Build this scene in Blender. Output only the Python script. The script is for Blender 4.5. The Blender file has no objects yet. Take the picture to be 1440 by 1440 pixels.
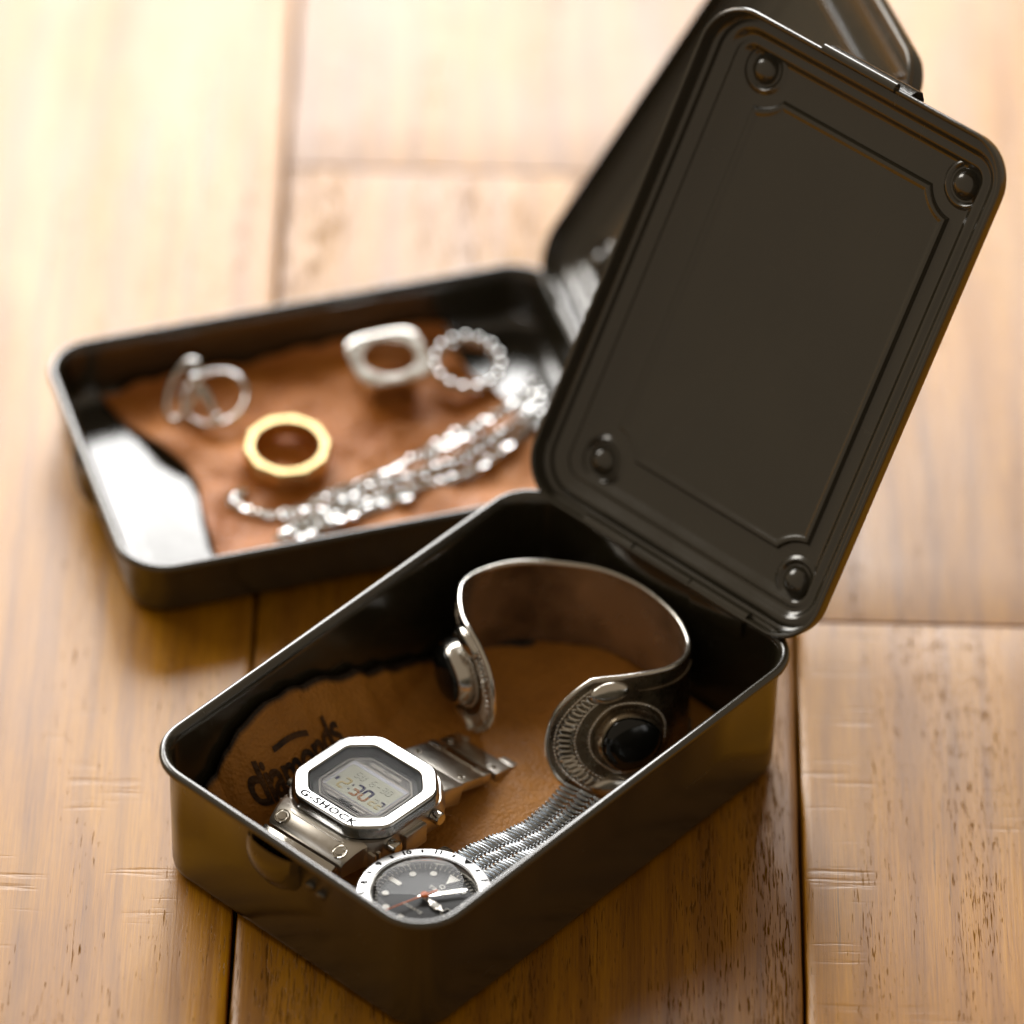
import bpy, bmesh, math, random
from mathutils import Vector, Matrix, noise
R = math.radians
PI = math.pi
M = 0.001                                  # everything below is written in millimetres
random.seed(7)
S = bpy.context.scene
C = S.collection

# ------------------------------------------------------------------ camera
PITCH, ROLL, DIST = 0.7224, 0.0243, 1873.8
fw = Vector((0, math.cos(PITCH), -math.sin(PITCH)))
up0 = Vector((0, math.sin(PITCH), math.cos(PITCH)))
rt0 = Vector((1, 0, 0))
rt = rt0 * math.cos(ROLL) + up0 * math.sin(ROLL)
up = up0 * math.cos(ROLL) - rt0 * math.sin(ROLL)
cd = bpy.data.cameras.new('camera')
cam = bpy.data.objects.new('camera', cd)
C.objects.link(cam)
mw = Matrix((rt, up, -fw)).transposed().to_4x4()
mw.translation = -fw * DIST * M
cam.matrix_world = mw
cd.sensor_width = 36.0
cd.lens = 225.0
cd.clip_start = 0.05
cd.clip_end = 50
cd.dof.use_dof = True
cd.dof.focus_distance = 1.748
cd.dof.aperture_fstop = 4.5
S.camera = cam

# ------------------------------------------------------------------ light of the room
w = bpy.data.worlds.new('World')
S.world = w
w.use_nodes = True
bg = w.node_tree.nodes['Background']
bg.inputs[0].default_value = (1.0, 0.80, 0.57, 1)
bg.inputs[1].default_value = 0.245


def area_lamp(name, loc, target, sx, sy, power, col):
    ld = bpy.data.lights.new(name, 'AREA')
    ld.shape = 'RECTANGLE'
    ld.size = sx
    ld.size_y = sy
    ld.energy = power
    ld.color = col
    o = bpy.data.objects.new(name, ld)
    C.objects.link(o)
    o.location = loc
    d = Vector(target) - Vector(loc)
    o.rotation_euler = d.to_track_quat('-Z', 'Y').to_euler()
    return o


area_lamp('window_light', (-0.32, 1.3, 0.78), (-0.30, 0.0, 0.70), 1.3, 1.05, 48, (1.0, 0.985, 0.965))
area_lamp('side_window_light', (-1.40, 1.05, 1.40), (0.0, -0.1, 0.02), 0.9, 0.9, 15, (1.0, 0.95, 0.86))

S.view_settings.view_transform = 'Standard'
S.view_settings.look = 'None'
S.view_settings.exposure = 0.03
S.view_settings.gamma = 1.0


# ------------------------------------------------------------------ materials
def nmat(name):
    m = bpy.data.materials.new(name)
    m.use_nodes = True
    nt = m.node_tree
    b = nt.nodes['Principled BSDF']
    return m, nt, b


def nd(nt, typ, **kw):
    n = nt.nodes.new(typ)
    for k, v in kw.items():
        if k.startswith('_'):
            n.inputs[k[1:].replace('_', ' ')].default_value = v
        else:
            setattr(n, k, v)
    return n


def ramp(nt, fac, stops):
    r = nt.nodes.new('ShaderNodeValToRGB')
    el = r.color_ramp.elements
    while len(el) < len(stops):
        el.new(0.5)
    for e, (p, c) in zip(el, stops):
        e.position = p
        e.color = c if len(c) == 4 else (*c, 1)
    nt.links.new(fac, r.inputs[0])
    return r.outputs[0]


def g(v):
    return (v, v, v, 1)


def mapping(nt, scale, coord='Object'):
    tc = nt.nodes.new('ShaderNodeTexCoord')
    mp = nt.nodes.new('ShaderNodeMapping')
    mp.inputs['Scale'].default_value = scale
    nt.links.new(tc.outputs[coord], mp.inputs[0])
    return mp.outputs[0]


def noise_t(nt, vec, scale, detail=4, rough=.55, dist=0):
    n = nt.nodes.new('ShaderNodeTexNoise')
    n.inputs['Scale'].default_value = scale
    n.inputs['Detail'].default_value = detail
    n.inputs['Roughness'].default_value = rough
    n.inputs['Distortion'].default_value = dist
    nt.links.new(vec, n.inputs['Vector'])
    return n.outputs['Fac']


def mix(nt, fac, a, b, mode='MIX'):
    n = nt.nodes.new('ShaderNodeMix')
    n.data_type = 'RGBA'
    n.blend_type = mode
    for val, i in ((fac, 0), (a, 6), (b, 7)):
        if hasattr(val, 'is_linked'):
            nt.links.new(val, n.inputs[i])
        else:
            n.inputs[i].default_value = val
    return n.outputs[2]


def math_n(nt, op, a, b=0.0):
    n = nt.nodes.new('ShaderNodeMath')
    n.operation = op
    for val, i in ((a, 0), (b, 1)):
        if hasattr(val, 'is_linked'):
            nt.links.new(val, n.inputs[i])
        else:
            n.inputs[i].default_value = val
    return n.outputs[0]


def bump(nt, b, h, strength, dist):
    n = nt.nodes.new('ShaderNodeBump')
    n.inputs['Strength'].default_value = strength
    n.inputs['Distance'].default_value = dist
    nt.links.new(h, n.inputs['Height'])
    nt.links.new(n.outputs[0], b.inputs['Normal'])


def mat_paint():
    m, nt, b = nmat('olive_paint')
    v = mapping(nt, (1, 1, 1))
    n1 = noise_t(nt, v, 28, 5, .6)
    col = ramp(nt, n1, [(0.3, (0.024, 0.020, 0.011)), (0.7, (0.031, 0.026, 0.014))])
    # fine wipe marks and settled dust
    sc1 = noise_t(nt, mapping(nt, (30, 900, 400)), 1.0, 3, .6, .3)
    sc2 = noise_t(nt, mapping(nt, (700, 40, 300)), 1.0, 3, .6, .3)
    scr = math_n(nt, 'MAXIMUM', ramp(nt, sc1, [(0.70, g(0)), (0.76, g(1))]), ramp(nt, sc2, [(0.70, g(0)), (0.76, g(1))]))
    col = mix(nt, math_n(nt, 'MULTIPLY', scr, .22), col, (0.085, 0.076, 0.058, 1))
    sp = noise_t(nt, v, 520, 2, .5)
    spk = ramp(nt, sp, [(0.74, g(0)), (0.80, g(1))])
    col = mix(nt, math_n(nt, 'MULTIPLY', spk, .35), col, (0.10, 0.09, 0.07, 1))
    nt.links.new(col, b.inputs['Base Color'])
    r = noise_t(nt, v, 60, 4, .6)
    nt.links.new(math_n(nt, 'ADD', ramp(nt, r, [(0.3, g(.16)), (0.75, g(.27))]), math_n(nt, 'MULTIPLY', scr, .12)), b.inputs['Roughness'])
    b.inputs['Specular IOR Level'].default_value = 1.0
    b.inputs['IOR'].default_value = 1.64
    bump(nt, b, noise_t(nt, v, 900, 2, .5), .10, .0002)
    return m


def mat_metal(name, col, rough=.1, scratch=.04, bmp=0.0, patina=None, aniso=None, scale=60):
    m, nt, b = nmat(name)
    b.inputs['Metallic'].default_value = 1
    v = mapping(nt, aniso or (1, 1, 1))
    n = noise_t(nt, v, scale * 6, 5, .65)
    nt.links.new(ramp(nt, n, [(0.3, g(max(.02, rough - scratch))), (0.75, g(rough + scratch))]), b.inputs['Roughness'])
    if patina:
        p = noise_t(nt, v, scale, 6, .6)
        nt.links.new(ramp(nt, p, [(0.36, (*patina, 1)), (0.62, (*col, 1))]), b.inputs['Base Color'])
    else:
        b.inputs['Base Color'].default_value = (*col, 1)
    if bmp:
        bump(nt, b, n, bmp, .0001)
    return m


def mat_plain(name, col, rough=.5, spec=.5, metal=0):
    m, nt, b = nmat(name)
    v = mapping(nt, (1, 1, 1))
    n = noise_t(nt, v, 300, 4, .6)
    c2 = tuple(min(1, x * 1.12) for x in col)
    nt.links.new(ramp(nt, n, [(0.3, (*col, 1)), (0.7, (*c2, 1))]), b.inputs['Base Color'])
    b.inputs['Roughness'].default_value = rough
    b.inputs['Specular IOR Level'].default_value = spec
    b.inputs['Metallic'].default_value = metal
    return m


def mat_leather(name, c1, c2, edge, rough, nscale=22):
    m, nt, b = nmat(name)
    v = mapping(nt, (1, 1, 1))
    n = noise_t(nt, v, nscale, 6, .62)
    col = ramp(nt, n, [(0.32, (*c1, 1)), (0.68, (*c2, 1))])
    fine = noise_t(nt, v, 420, 4, .6)
    col = mix(nt, .25, col, ramp(nt, fine, [(0.35, g(.55)), (0.65, g(1.0))]), 'MULTIPLY')
    # burnt rim of the cut piece (the mesh carries a per-vertex rim value)
    at = nt.nodes.new('ShaderNodeAttribute')
    at.attribute_name = 'rim'
    e = math_n(nt, 'ADD', at.outputs['Fac'], math_n(nt, 'MULTIPLY', math_n(nt, 'SUBTRACT', n, .5), 1.0))
    col = mix(nt, ramp(nt, e, [(0.45, g(0)), (0.85, g(1))]), col, (*edge, 1))
    nt.links.new(col, b.inputs['Base Color'])
    nt.links.new(ramp(nt, fine, [(0.3, g(rough - .08)), (0.7, g(rough + .1))]), b.inputs['Roughness'])
    b.inputs['Specular IOR Level'].default_value = .45
    vo = nt.nodes.new('ShaderNodeTexVoronoi')
    vo.inputs['Scale'].default_value = 900
    nt.links.new(v, vo.inputs['Vector'])
    h = math_n(nt, 'ADD', math_n(nt, 'MULTIPLY', vo.outputs['Distance'], .5), fine)
    bump(nt, b, h, .85, .0006)
    return m


def mat_wood():
    m, nt, b = nmat('oak_plank')
    tc = nt.nodes.new('ShaderNodeTexCoord')
    oi = nt.nodes.new('ShaderNodeObjectInfo')
    off = nt.nodes.new('ShaderNodeVectorMath')
    off.operation = 'MULTIPLY'
    cb = nt.nodes.new('ShaderNodeCombineXYZ')
    for i in range(3):
        nt.links.new(oi.outputs['Random'], cb.inputs[i])
    nt.links.new(cb.outputs[0], off.inputs[0])
    off.inputs[1].default_value = (3.1, 7.7, 1.3)
    ad = nt.nodes.new('ShaderNodeVectorMath')
    ad.operation = 'ADD'
    nt.links.new(tc.outputs['Object'], ad.inputs[0])
    nt.links.new(off.outputs[0], ad.inputs[1])
    P = ad.outputs[0]

    def mp(scale):
        n = nt.nodes.new('ShaderNodeMapping')
        n.inputs['Scale'].default_value = scale
        nt.links.new(P, n.inputs[0])
        return n.outputs[0]
    # broad tone, cathedral bands, fine fibre
    broad = noise_t(nt, mp((14, 2.2, 10)), 1.0, 4, .55, .4)
    wv = nt.nodes.new('ShaderNodeTexWave')
    wv.wave_type = 'BANDS'
    wv.bands_direction = 'X'
    wv.inputs['Scale'].default_value = 1.0
    wv.inputs['Distortion'].default_value = 9.0
    wv.inputs['Detail'].default_value = 3.0
    wv.inputs['Detail Scale'].default_value = 1.2
    nt.links.new(mp((26, 3.2, 10)), wv.inputs['Vector'])
    band = wv.outputs['Fac']
    fibre = noise_t(nt, mp((1100, 30, 1100)), 1.0, 6, .68)
    c = ramp(nt, broad, [(0.28, (0.37, 0.155, 0.014)), (0.5, (0.55, 0.252, 0.025)), (0.75, (0.66, 0.325, 0.042))])
    c = mix(nt, .50, c, ramp(nt, band, [(0.0, (0.55, 0.47, 0.38, 1)), (0.55, g(1.0))]), 'MULTIPLY')
    c = mix(nt, .62, c, ramp(nt, fibre, [(0.32, (0.58, 0.48, 0.36, 1)), (0.6, g(1.0))]), 'MULTIPLY')
    fine = noise_t(nt, mp((3200, 60, 3200)), 1.0, 4, .65)
    c = mix(nt, .5, c, ramp(nt, fine, [(0.36, (0.55, 0.45, 0.34, 1)), (0.58, g(1.0))]), 'MULTIPLY')
    # oak pores: short dark dashes, denser in some bands
    pore = noise_t(nt, mp((2500, 135, 2500)), 1.0, 2, .5, .15)
    dens = noise_t(nt, mp((60, 5, 60)), 1.0, 3, .55, .6)
    dsum = math_n(nt, 'ADD', pore, math_n(nt, 'MULTIPLY', math_n(nt, 'SUBTRACT', dens, .5), .55))
    oc = nt.nodes.new('ShaderNodeSeparateColor')
    nt.links.new(oi.outputs['Color'], oc.inputs[0])
    dsum = math_n(nt, 'ADD', dsum, math_n(nt, 'MULTIPLY', math_n(nt, 'SUBTRACT', oc.outputs[0], .6), .16))
    pm = ramp(nt, dsum, [(0.645, g(0)), (0.70, g(1))])
    c = mix(nt, math_n(nt, 'MULTIPLY', pm, .70), c, (0.085, 0.040, 0.012, 1))
    # grey streaks along the grain
    st = noise_t(nt, mp((70, 3.0, 60)), 1.0, 4, .6, .8)
    stm = ramp(nt, st, [(0.60, g(0)), (0.74, g(1))])
    c = mix(nt, math_n(nt, 'MULTIPLY', stm, .34), c, (0.13, 0.065, 0.018, 1))
    ck = noise_t(nt, mp((330, 7, 330)), 1.0, 5, .68, .5)
    ckm = ramp(nt, ck, [(0.655, g(0)), (0.70, g(1))])
    c = mix(nt, math_n(nt, 'MULTIPLY', ckm, .7), c, (0.07, 0.032, 0.010, 1))
    # cross-grain saw marks in patches
    saw = noise_t(nt, mp((20, 250, 20)), 1.0, 3, .6, .1)
    patch = noise_t(nt, mp((26, 11, 26)), 1.0, 2, .5)
    patch = math_n(nt, 'ADD', patch, math_n(nt, 'MULTIPLY', math_n(nt, 'SUBTRACT', oc.outputs[1], .5), .22))
    pmask = ramp(nt, patch, [(0.52, g(0)), (0.62, g(1))])
    sl = math_n(nt, 'MULTIPLY', ramp(nt, saw, [(0.56, g(0)), (0.70, g(1))]), pmask)
    c = mix(nt, math_n(nt, 'MULTIPLY', sl, .40), c, (0.22, 0.10, 0.025, 1))
    c = mix(nt, math_n(nt, 'MULTIPLY', pmask, .18), c, (0.60, 0.33, 0.08, 1))
    # per-plank tone
    tone = nt.nodes.new('ShaderNodeMapRange')
    tone.inputs['To Min'].default_value = .6
    tone.inputs['To Max'].default_value = 1.15
    nt.links.new(oc.outputs[2], tone.inputs[0])
    hs = nt.nodes.new('ShaderNodeHueSaturation')
    nt.links.new(c, hs.inputs['Color'])
    hs.inputs['Saturation'].default_value = 1.07
    nt.links.new(tone.outputs[0], hs.inputs['Value'])
    nt.links.new(hs.outputs[0], b.inputs['Base Color'])
    rr = noise_t(nt, mp((40, 8, 40)), 1.0, 4, .6)
    rgh = math_n(nt, 'ADD', ramp(nt, rr, [(0.3, g(.30)), (0.72, g(.42))]), math_n(nt, 'MULTIPLY', pm, .4))
    nt.links.new(rgh, b.inputs['Roughness'])
    nt.links.new(math_n(nt, 'SUBTRACT', .72, math_n(nt, 'MULTIPLY', pm, .65)), b.inputs['Specular IOR Level'])
    h = math_n(nt, 'SUBTRACT', math_n(nt, 'MULTIPLY', fibre, .25), math_n(nt, 'MULTIPLY', pm, .8))
    h = math_n(nt, 'SUBTRACT', h, math_n(nt, 'MULTIPLY', sl, .3))
    h = math_n(nt, 'ADD', h, math_n(nt, 'MULTIPLY', broad, 2.2))
    bump(nt, b, h, .45, .0006)
    return m


def mat_glass(name, ior=1.42, rough=0.0):
    m, nt, b = nmat(name)
    b.inputs['Transmission Weight'].default_value = 1
    b.inputs['Roughness'].default_value = rough
    b.inputs['IOR'].default_value = 1.45
    # thin cover glass lets the light of the window through to the dial
    tr = nt.nodes.new('ShaderNodeBsdfTransparent')
    gl = nt.nodes.new('ShaderNodeBsdfGlossy')
    gl.inputs['Roughness'].default_value = .01
    fr = nt.nodes.new('ShaderNodeFresnel')
    fr.inputs['IOR'].default_value = ior
    mx = nt.nodes.new('ShaderNodeMixShader')
    nt.links.new(fr.outputs[0], mx.inputs[0])
    nt.links.new(tr.outputs[0], mx.inputs[1])
    nt.links.new(gl.outputs[0], mx.inputs[2])
    nt.links.new(mx.outputs[0], nt.nodes['Material Output'].inputs['Surface'])
    return m


PAINT = mat_paint()
WOOD = mat_wood()
DARKGAP = mat_plain('gap_dirt', (0.07, 0.035, 0.012), .9, .2)
STEEL = mat_metal('polished_steel', (0.72, 0.70, 0.66), .10, .05)
BEZELSTEEL = mat_metal('bezel_steel', (0.60, 0.60, 0.59), .20, .05)
STEEL2 = mat_metal('satin_steel', (0.66, 0.62, 0.56), .34, .06)
CHAINSTEEL = mat_metal('chain_silver', (0.90, 0.90, 0.90), .05, .02)
BRUSHED = mat_metal('brushed_steel', (0.56, 0.56, 0.56), .34, .07, .15, aniso=(1, 14, 1))
OLDSILVER = mat_metal('old_silver', (0.40, 0.33, 0.24), .30, .08, .25, (0.07, 0.05, 0.035), scale=60)
CUFFIN = mat_metal('tarnished_silver', (0.62, 0.54, 0.44), .24, .08, .2, (0.15, 0.12, 0.09), scale=26)
CUFFIN.node_tree.nodes['Principled BSDF'].inputs['Metallic'].default_value = .8
BRIGHTSILVER = mat_metal('worn_bright_silver', (0.80, 0.77, 0.72), .20, .08)
SILVER = mat_metal('bright_silver', (0.88, 0.87, 0.86), .08, .03)
GOLD = mat_metal('pale_gold', (0.78, 0.60, 0.30), .32, .06)
BLACKSTONE = mat_plain('black_stone', (0.006, 0.007, 0.007), .06, .6)
DARKPLASTIC = mat_plain('dark_resin', (0.018, 0.018, 0.018), .4)
GREYPLATE = mat_plain('grey_face_print', (0.11, 0.105, 0.10), .6, .25)
FACEDARK = mat_plain('dark_face', (0.03, 0.03, 0.03), .5, .25)
FACELINE = mat_plain('pale_face_line', (0.26, 0.24, 0.21), .5, .3)
LCD = mat_plain('lcd_pale', (0.36, 0.37, 0.31), .6, .2)
LCDEDGE = mat_plain('lcd_shade_frame', (0.13, 0.13, 0.17), .4)
SEGBLUE = mat_plain('segment_blue', (0.025, 0.025, 0.07), .7, .1)
SEGORANGE = mat_plain('segment_orange', (0.26, 0.12, 0.05), .7, .1)
SEGOCHRE = mat_plain('segment_ochre', (0.36, 0.30, 0.14), .7, .1)
SEGGREY = mat_plain('segment_grey', (0.32, 0.33, 0.29), .7, .1)
INK = mat_plain('black_ink', (0.012, 0.012, 0.012), .8, .1)
ENGRAVE = mat_plain('engraved_dark', (0.06, 0.06, 0.065), .9, .05)
STAMPINK = mat_leather('stamp_ink', (0.020, 0.011, 0.006), (0.14, 0.06, 0.014), (0.02, 0.01, 0.006), .6, 140)
DIAL = mat_plain('charcoal_dial', (0.035, 0.037, 0.040), .5, .3)
WHITEPRINT = mat_plain('white_print', (0.78, 0.78, 0.74), .5)
ORANGE = mat_plain('orange_enamel', (0.75, 0.16, 0.02), .4)
GLASS = mat_glass('watch_glass', 1.20)
COATED = mat_glass('coated_glass', 1.07)
LEATHER1 = mat_leather('tan_leather_dark', (0.44, 0.175, 0.022), (0.64, 0.275, 0.042), (0.030, 0.018, 0.010), .52)
LEATHER2 = mat_leather('tan_leather_light', (0.44, 0.130, 0.012), (0.58, 0.205, 0.026), (0.35, 0.11, 0.02), .50, 30)


# ------------------------------------------------------------------ helpers
def link(name, bm, mat, parent=None, smooth=True, loc=None, rot=None):
    """bmesh written in mm -> one mesh object"""
    bmesh.ops.scale(bm, vec=(M, M, M), verts=bm.verts)
    bmesh.ops.recalc_face_normals(bm, faces=bm.faces)
    if smooth:
        for f in bm.faces:
            f.smooth = True
        for e in bm.edges:
            if len(e.link_faces) == 2 and e.calc_face_angle(0) > R(38):
                e.smooth = False
    me = bpy.data.meshes.new(name)
    bm.to_mesh(me)
    bm.free()
    if mat:
        me.materials.append(mat)
    o = bpy.data.objects.new(name, me)
    C.objects.link(o)
    if parent:
        o.parent = parent
    if loc is not None:
        o.location = Vector(loc) * M
    if rot is not None:
        o.rotation_euler = rot
    return o


def thing(name, label, cat, loc=(0, 0, 0), rz=0, group=None):
    o = bpy.data.objects.new(name, None)
    o.empty_display_size = .02
    C.objects.link(o)
    o.location = Vector(loc) * M
    o.rotation_euler = (0, 0, rz)
    o['label'] = label
    o['category'] = cat
    if group:
        o['group'] = group
    return o


def instance(src, parent, name=None, mat4=None):
    o = src.copy()
    C.objects.link(o)
    o.parent = parent
    if mat4 is not None:
        o.matrix_basis = mat4
    return o


def lathe(profile, n=48, axis='Z', close=True, sx=1, sy=1):
    bm = bmesh.new()
    rings = []
    for r, z in profile:
        if r < 1e-6:
            rings.append([bm.verts.new((0, 0, z))])
        else:
            rings.append([bm.verts.new((r * sx * math.cos(2 * PI * k / n), r * sy * math.sin(2 * PI * k / n), z)) for k in range(n)])
    for a, b in zip(rings, rings[1:]):
        for k in range(n):
            k2 = (k + 1) % n
            if len(a) == 1 and len(b) == 1:
                continue
            if len(a) == 1:
                bm.faces.new((a[0], b[k], b[k2]))
            elif len(b) == 1:
                bm.faces.new((a[k], a[k2], b[0]))
            else:
                bm.faces.new((a[k], a[k2], b[k2], b[k]))
    return bm


def loft(rings, cap0=True, cap1=True, closed=True):
    bm = bmesh.new()
    vr = [[bm.verts.new(p) for p in r] for r in rings]
    n = len(vr[0])
    for a, b in zip(vr, vr[1:]):
        for k in range(n if closed else n - 1):
            k2 = (k + 1) % n
            bm.faces.new((a[k], a[k2], b[k2], b[k]))
    if cap0:
        bm.faces.new(list(reversed(vr[0])))
    if cap1:
        bm.faces.new(vr[-1])
    return bm


def rrect(hx, hy, r, cx=0, cy=0, seg=10, mid=3):
    pts = []
    r = max(r, .05)
    for (sx, sy, a0) in ((1, 1, 0), (-1, 1, 90), (-1, -1, 180), (1, -1, 270)):
        for k in range(seg + 1):
            a = R(a0 + 90 * k / seg)
            pts.append((cx + sx * (hx - r) + r * math.cos(a), cy + sy * (hy - r) + r * math.sin(a)))
        # subdivide straight
        nx = {(1, 1): (-1, 1), (-1, 1): (-1, -1), (-1, -1): (1, -1), (1, -1): (1, 1)}[(sx, sy)]
        a1 = R(a0 + 90)
        p0 = pts[-1]
        p1 = (cx + nx[0] * (hx - r) + r * math.cos(a1), cy + nx[1] * (hy - r) + r * math.sin(a1))
        for k in range(1, mid + 1):
            t = k / (mid + 1)
            pts.append((p0[0] + (p1[0] - p0[0]) * t, p0[1] + (p1[1] - p0[1]) * t))
    return pts


def tube_bm(pts, rad, n=8, closed=False, bm=None, caps=True):
    bm = bm or bmesh.new()
    pts = [Vector(p) for p in pts]
    N = len(pts)
    rings = []
    ref = None
    for i, p in enumerate(pts):
        a = pts[(i - 1) % N] if (closed or i > 0) else p
        b = pts[(i + 1) % N] if (closed or i < N - 1) else p
        t = (b - a).normalized()
        if ref is None:
            ref = Vector((0, 0, 1)) if abs(t.z) < .9 else Vector((1, 0, 0))
        x = (ref - t * ref.dot(t)).normalized()
        y = t.cross(x)
        ref = x
        rr = rad[i] if isinstance(rad, (list, tuple)) else rad
        rings.append([bm.verts.new(p + (x * math.cos(2 * PI * k / n) + y * math.sin(2 * PI * k / n)) * rr) for k in range(n)])
    for i in range(N if closed else N - 1):
        a, b = rings[i], rings[(i + 1) % N]
        for k in range(n):
            bm.faces.new((a[k], a[(k + 1) % n], b[(k + 1) % n], b[k]))
    if caps and not closed:
        bm.faces.new(list(reversed(rings[0])))
        bm.faces.new(rings[-1])
    return bm


def add_box(bm, c, h, rot=None, bev=0):
    """box with chamfered edges: centre c, half-size h"""
    t = bmesh.new()
    bmesh.ops.create_cube(t, size=2)
    bmesh.ops.scale(t, vec=h, verts=t.verts)
    if bev:
        bmesh.ops.bevel(t, geom=list(t.edges), offset=bev, segments=2, affect='EDGES', profile=.6)
    mt = Matrix.Translation(c) @ (rot.to_4x4() if rot else Matrix.Identity(4))
    bmesh.ops.transform(t, matrix=mt, verts=t.verts)
    merge(bm, t)
    return bm


def merge(bm, t):
    me = bpy.data.meshes.new('tmp')
    t.to_mesh(me)
    t.free()
    bm.from_mesh(me)
    bpy.data.meshes.remove(me)


def add_sphere(bm, c, r, seg=8, rings=6, scale=(1, 1, 1), rot=None):
    t = bmesh.new()
    bmesh.ops.create_uvsphere(t, u_segments=seg, v_segments=rings, radius=r)
    bmesh.ops.scale(t, vec=scale, verts=t.verts)
    if rot:
        bmesh.ops.transform(t, matrix=rot.to_4x4(), verts=t.verts)
    bmesh.ops.translate(t, vec=c, verts=t.verts)
    merge(bm, t)


def text_bm(s, size, xs=1.0, spacing=1.0, bold=0.0, shear=0.0):
    cu = bpy.data.curves.new('txt', 'FONT')
    cu.body = s
    cu.size = size
    cu.align_x = 'CENTER'
    cu.align_y = 'CENTER'
    cu.space_character = spacing
    cu.offset = bold
    cu.shear = shear
    cu.extrude = 0.06
    o = bpy.data.objects.new('txt', cu)
    C.objects.link(o)
    me = o.to_mesh()
    bm = bmesh.new()
    bm.from_mesh(me)
    o.to_mesh_clear()
    bpy.data.objects.remove(o)
    bpy.data.curves.remove(cu)
    bmesh.ops.scale(bm, vec=(xs, 1, 1), verts=bm.verts)
    return bm


def xf(bm, mt):
    bmesh.ops.transform(bm, matrix=mt, verts=bm.verts)
    return bm


# ------------------------------------------------------------------ the floor
floor = bpy.data.objects.new('floor', None)
C.objects.link(floor)
floor['kind'] = 'structure'
floor['label'] = 'honey coloured oak plank floor with dark open seams and saw marks'


def plank(x0, x1, y0, y1, pores=.5, saw=.5, tone=.7):
    bm = bmesh.new()
    gx = .34
    cx, cy = (x0 + x1) / 2, (y0 + y1) / 2
    hx, hy = (x1 - x0) / 2 - gx, (y1 - y0) / 2 - gx - .3
    # top with eased, slightly wavy edges
    ny = max(4, int((y1 - y0) / 12))
    prof = [(-hx, -12), (-hx, -1.3), (-hx + .3, -.5), (-hx + 1.0, -.08), (-hx + 3, 0), (hx - 3, 0), (hx - 1.0, -.08), (hx - .3, -.5), (hx, -1.3), (hx, -12)]
    rows = []
    for j in range(ny + 1):
        y = -hy + 2 * hy * j / ny
        e = 1.2 if j in (0, ny) else 0
        row = []
        for i, (px, pz) in enumerate(prof):
            wv = .35 * noise.noise(Vector((cx * .1 + (0 if px < 0 else 9), (y + cy) * .05, 3))) if 0 < i < 9 and abs(px) > hx - 2 else 0
            row.append(bm.verts.new((px + wv, y, pz - (e if pz > -2 else 0) * .6)))
        rows.append(row)
    # rounded ends
    for rowset, s in ((rows[0], 1), (rows[-1], -1)):
        pass
    for a, b in zip(rows, rows[1:]):
        for i in range(len(prof) - 1):
            bm.faces.new((a[i], a[i + 1], b[i + 1], b[i]))
    bm.faces.new(list(reversed(rows[0])))
    bm.faces.new(rows[-1])
    o = link('plank', bm, WOOD, floor, True, (cx, cy, 0))
    o.color = (pores, saw, tone, 1)        # how open the grain is, how many saw marks
    return o


cols = [(-539.5, -384.2), (-384, -228.7), (-228.5, -73.2), (-72.8, 82.0), (82.4, 237.6), (238, 393), (393.4, 548)]
ends = [(-520, -200, 260, 900), (-520, -330, 180, 900), (-520, -312, 352, 620, 900), (-520, 161, 900), (-520, -43.6, 560, 900), (-520, -150, 300, 900), (-520, 60, 900)]
GRAIN = {(-228, -312): (.2, .4, .78), (-73, -520): (.88, .2, .66), (82, -520): (.42, .7, 1.0), (82, -44): (.3, .4, .86), (-228, 111): (.3, .4, .74), (-73, 161): (.3, .5, .55)}
for (a, b), ee in zip(cols, ends):
    for y0, y1 in zip(ee, ee[1:]):
        plank(a, b, y0, y1, *GRAIN.get((round(a), round(y0)), (.5, .5)))
bm = bmesh.new()
add_box(bm, (4, 190, -17), (560, 720, 5))
link('underfloor', bm, DARKGAP, floor, False)

# ------------------------------------------------------------------ the steel boxes
L, W = 155.0, 103.6
BX, BY, BYAW = -8.21, -126.47, 0.8471
RX, RY, RYAW = -50.1, 19.0, 0.3142


def box_pt(a, b, z=0, x=BX, y=BY, yaw=BYAW):
    """a along the box towards its hinge, b across it to the right"""
    return (x + a * math.cos(yaw) + b * math.sin(yaw), y + a * math.sin(yaw) - b * math.cos(yaw), z)


def rear_pt(a, b, z=0):
    return box_pt(a, b, z, RX, RY, RYAW)


def body_bm(H):
    prof = [(9, .9), (8, .25), (6.2, 0), (4.6, .2), (3.0, 1.0), (2.0, 2.4), (1.7, 4.2), (1.55, H * .55), (1.45, H - 2.2)]
    for k in range(0, 15):
        a = R(-50 - 20 * k)            # round bead, from under its inner side round the outside to the top
        prof.append((1.35 * math.cos(a), H + 1.35 * math.sin(a)))
    prof += [(2.05, H - .6), (2.15, H - 2.0), (2.3, H * .5), (2.5, 4.6), (3.1, 2.5), (4.6, 1.2), (7, .9), (10, 1.2), (12, 1.3)]
    rings = []
    for d, z in prof:
        rings.append([(x, y, z) for x, y in rrect(L / 2 - d, W / 2 - d, 13.5 - d, seg=12, mid=6)])
    return loft(rings, True, True)


def path_offset(pts, d):
    n = len(pts)
    out = []
    for i in range(n):
        p0, p1, p2 = Vector(pts[i - 1]), Vector(pts[i]), Vector(pts[(i + 1) % n])
        e1, e2 = (p1 - p0).normalized(), (p2 - p1).normalized()
        n1, n2 = Vector((-e1.y, e1.x)), Vector((-e2.y, e2.x))
        nn = n1 + n2
        nn = nn / max(.35, (1 + n1.dot(n2)))
        out.append((p1.x + nn.x * d, p1.y + nn.y * d))
    return out


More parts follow.
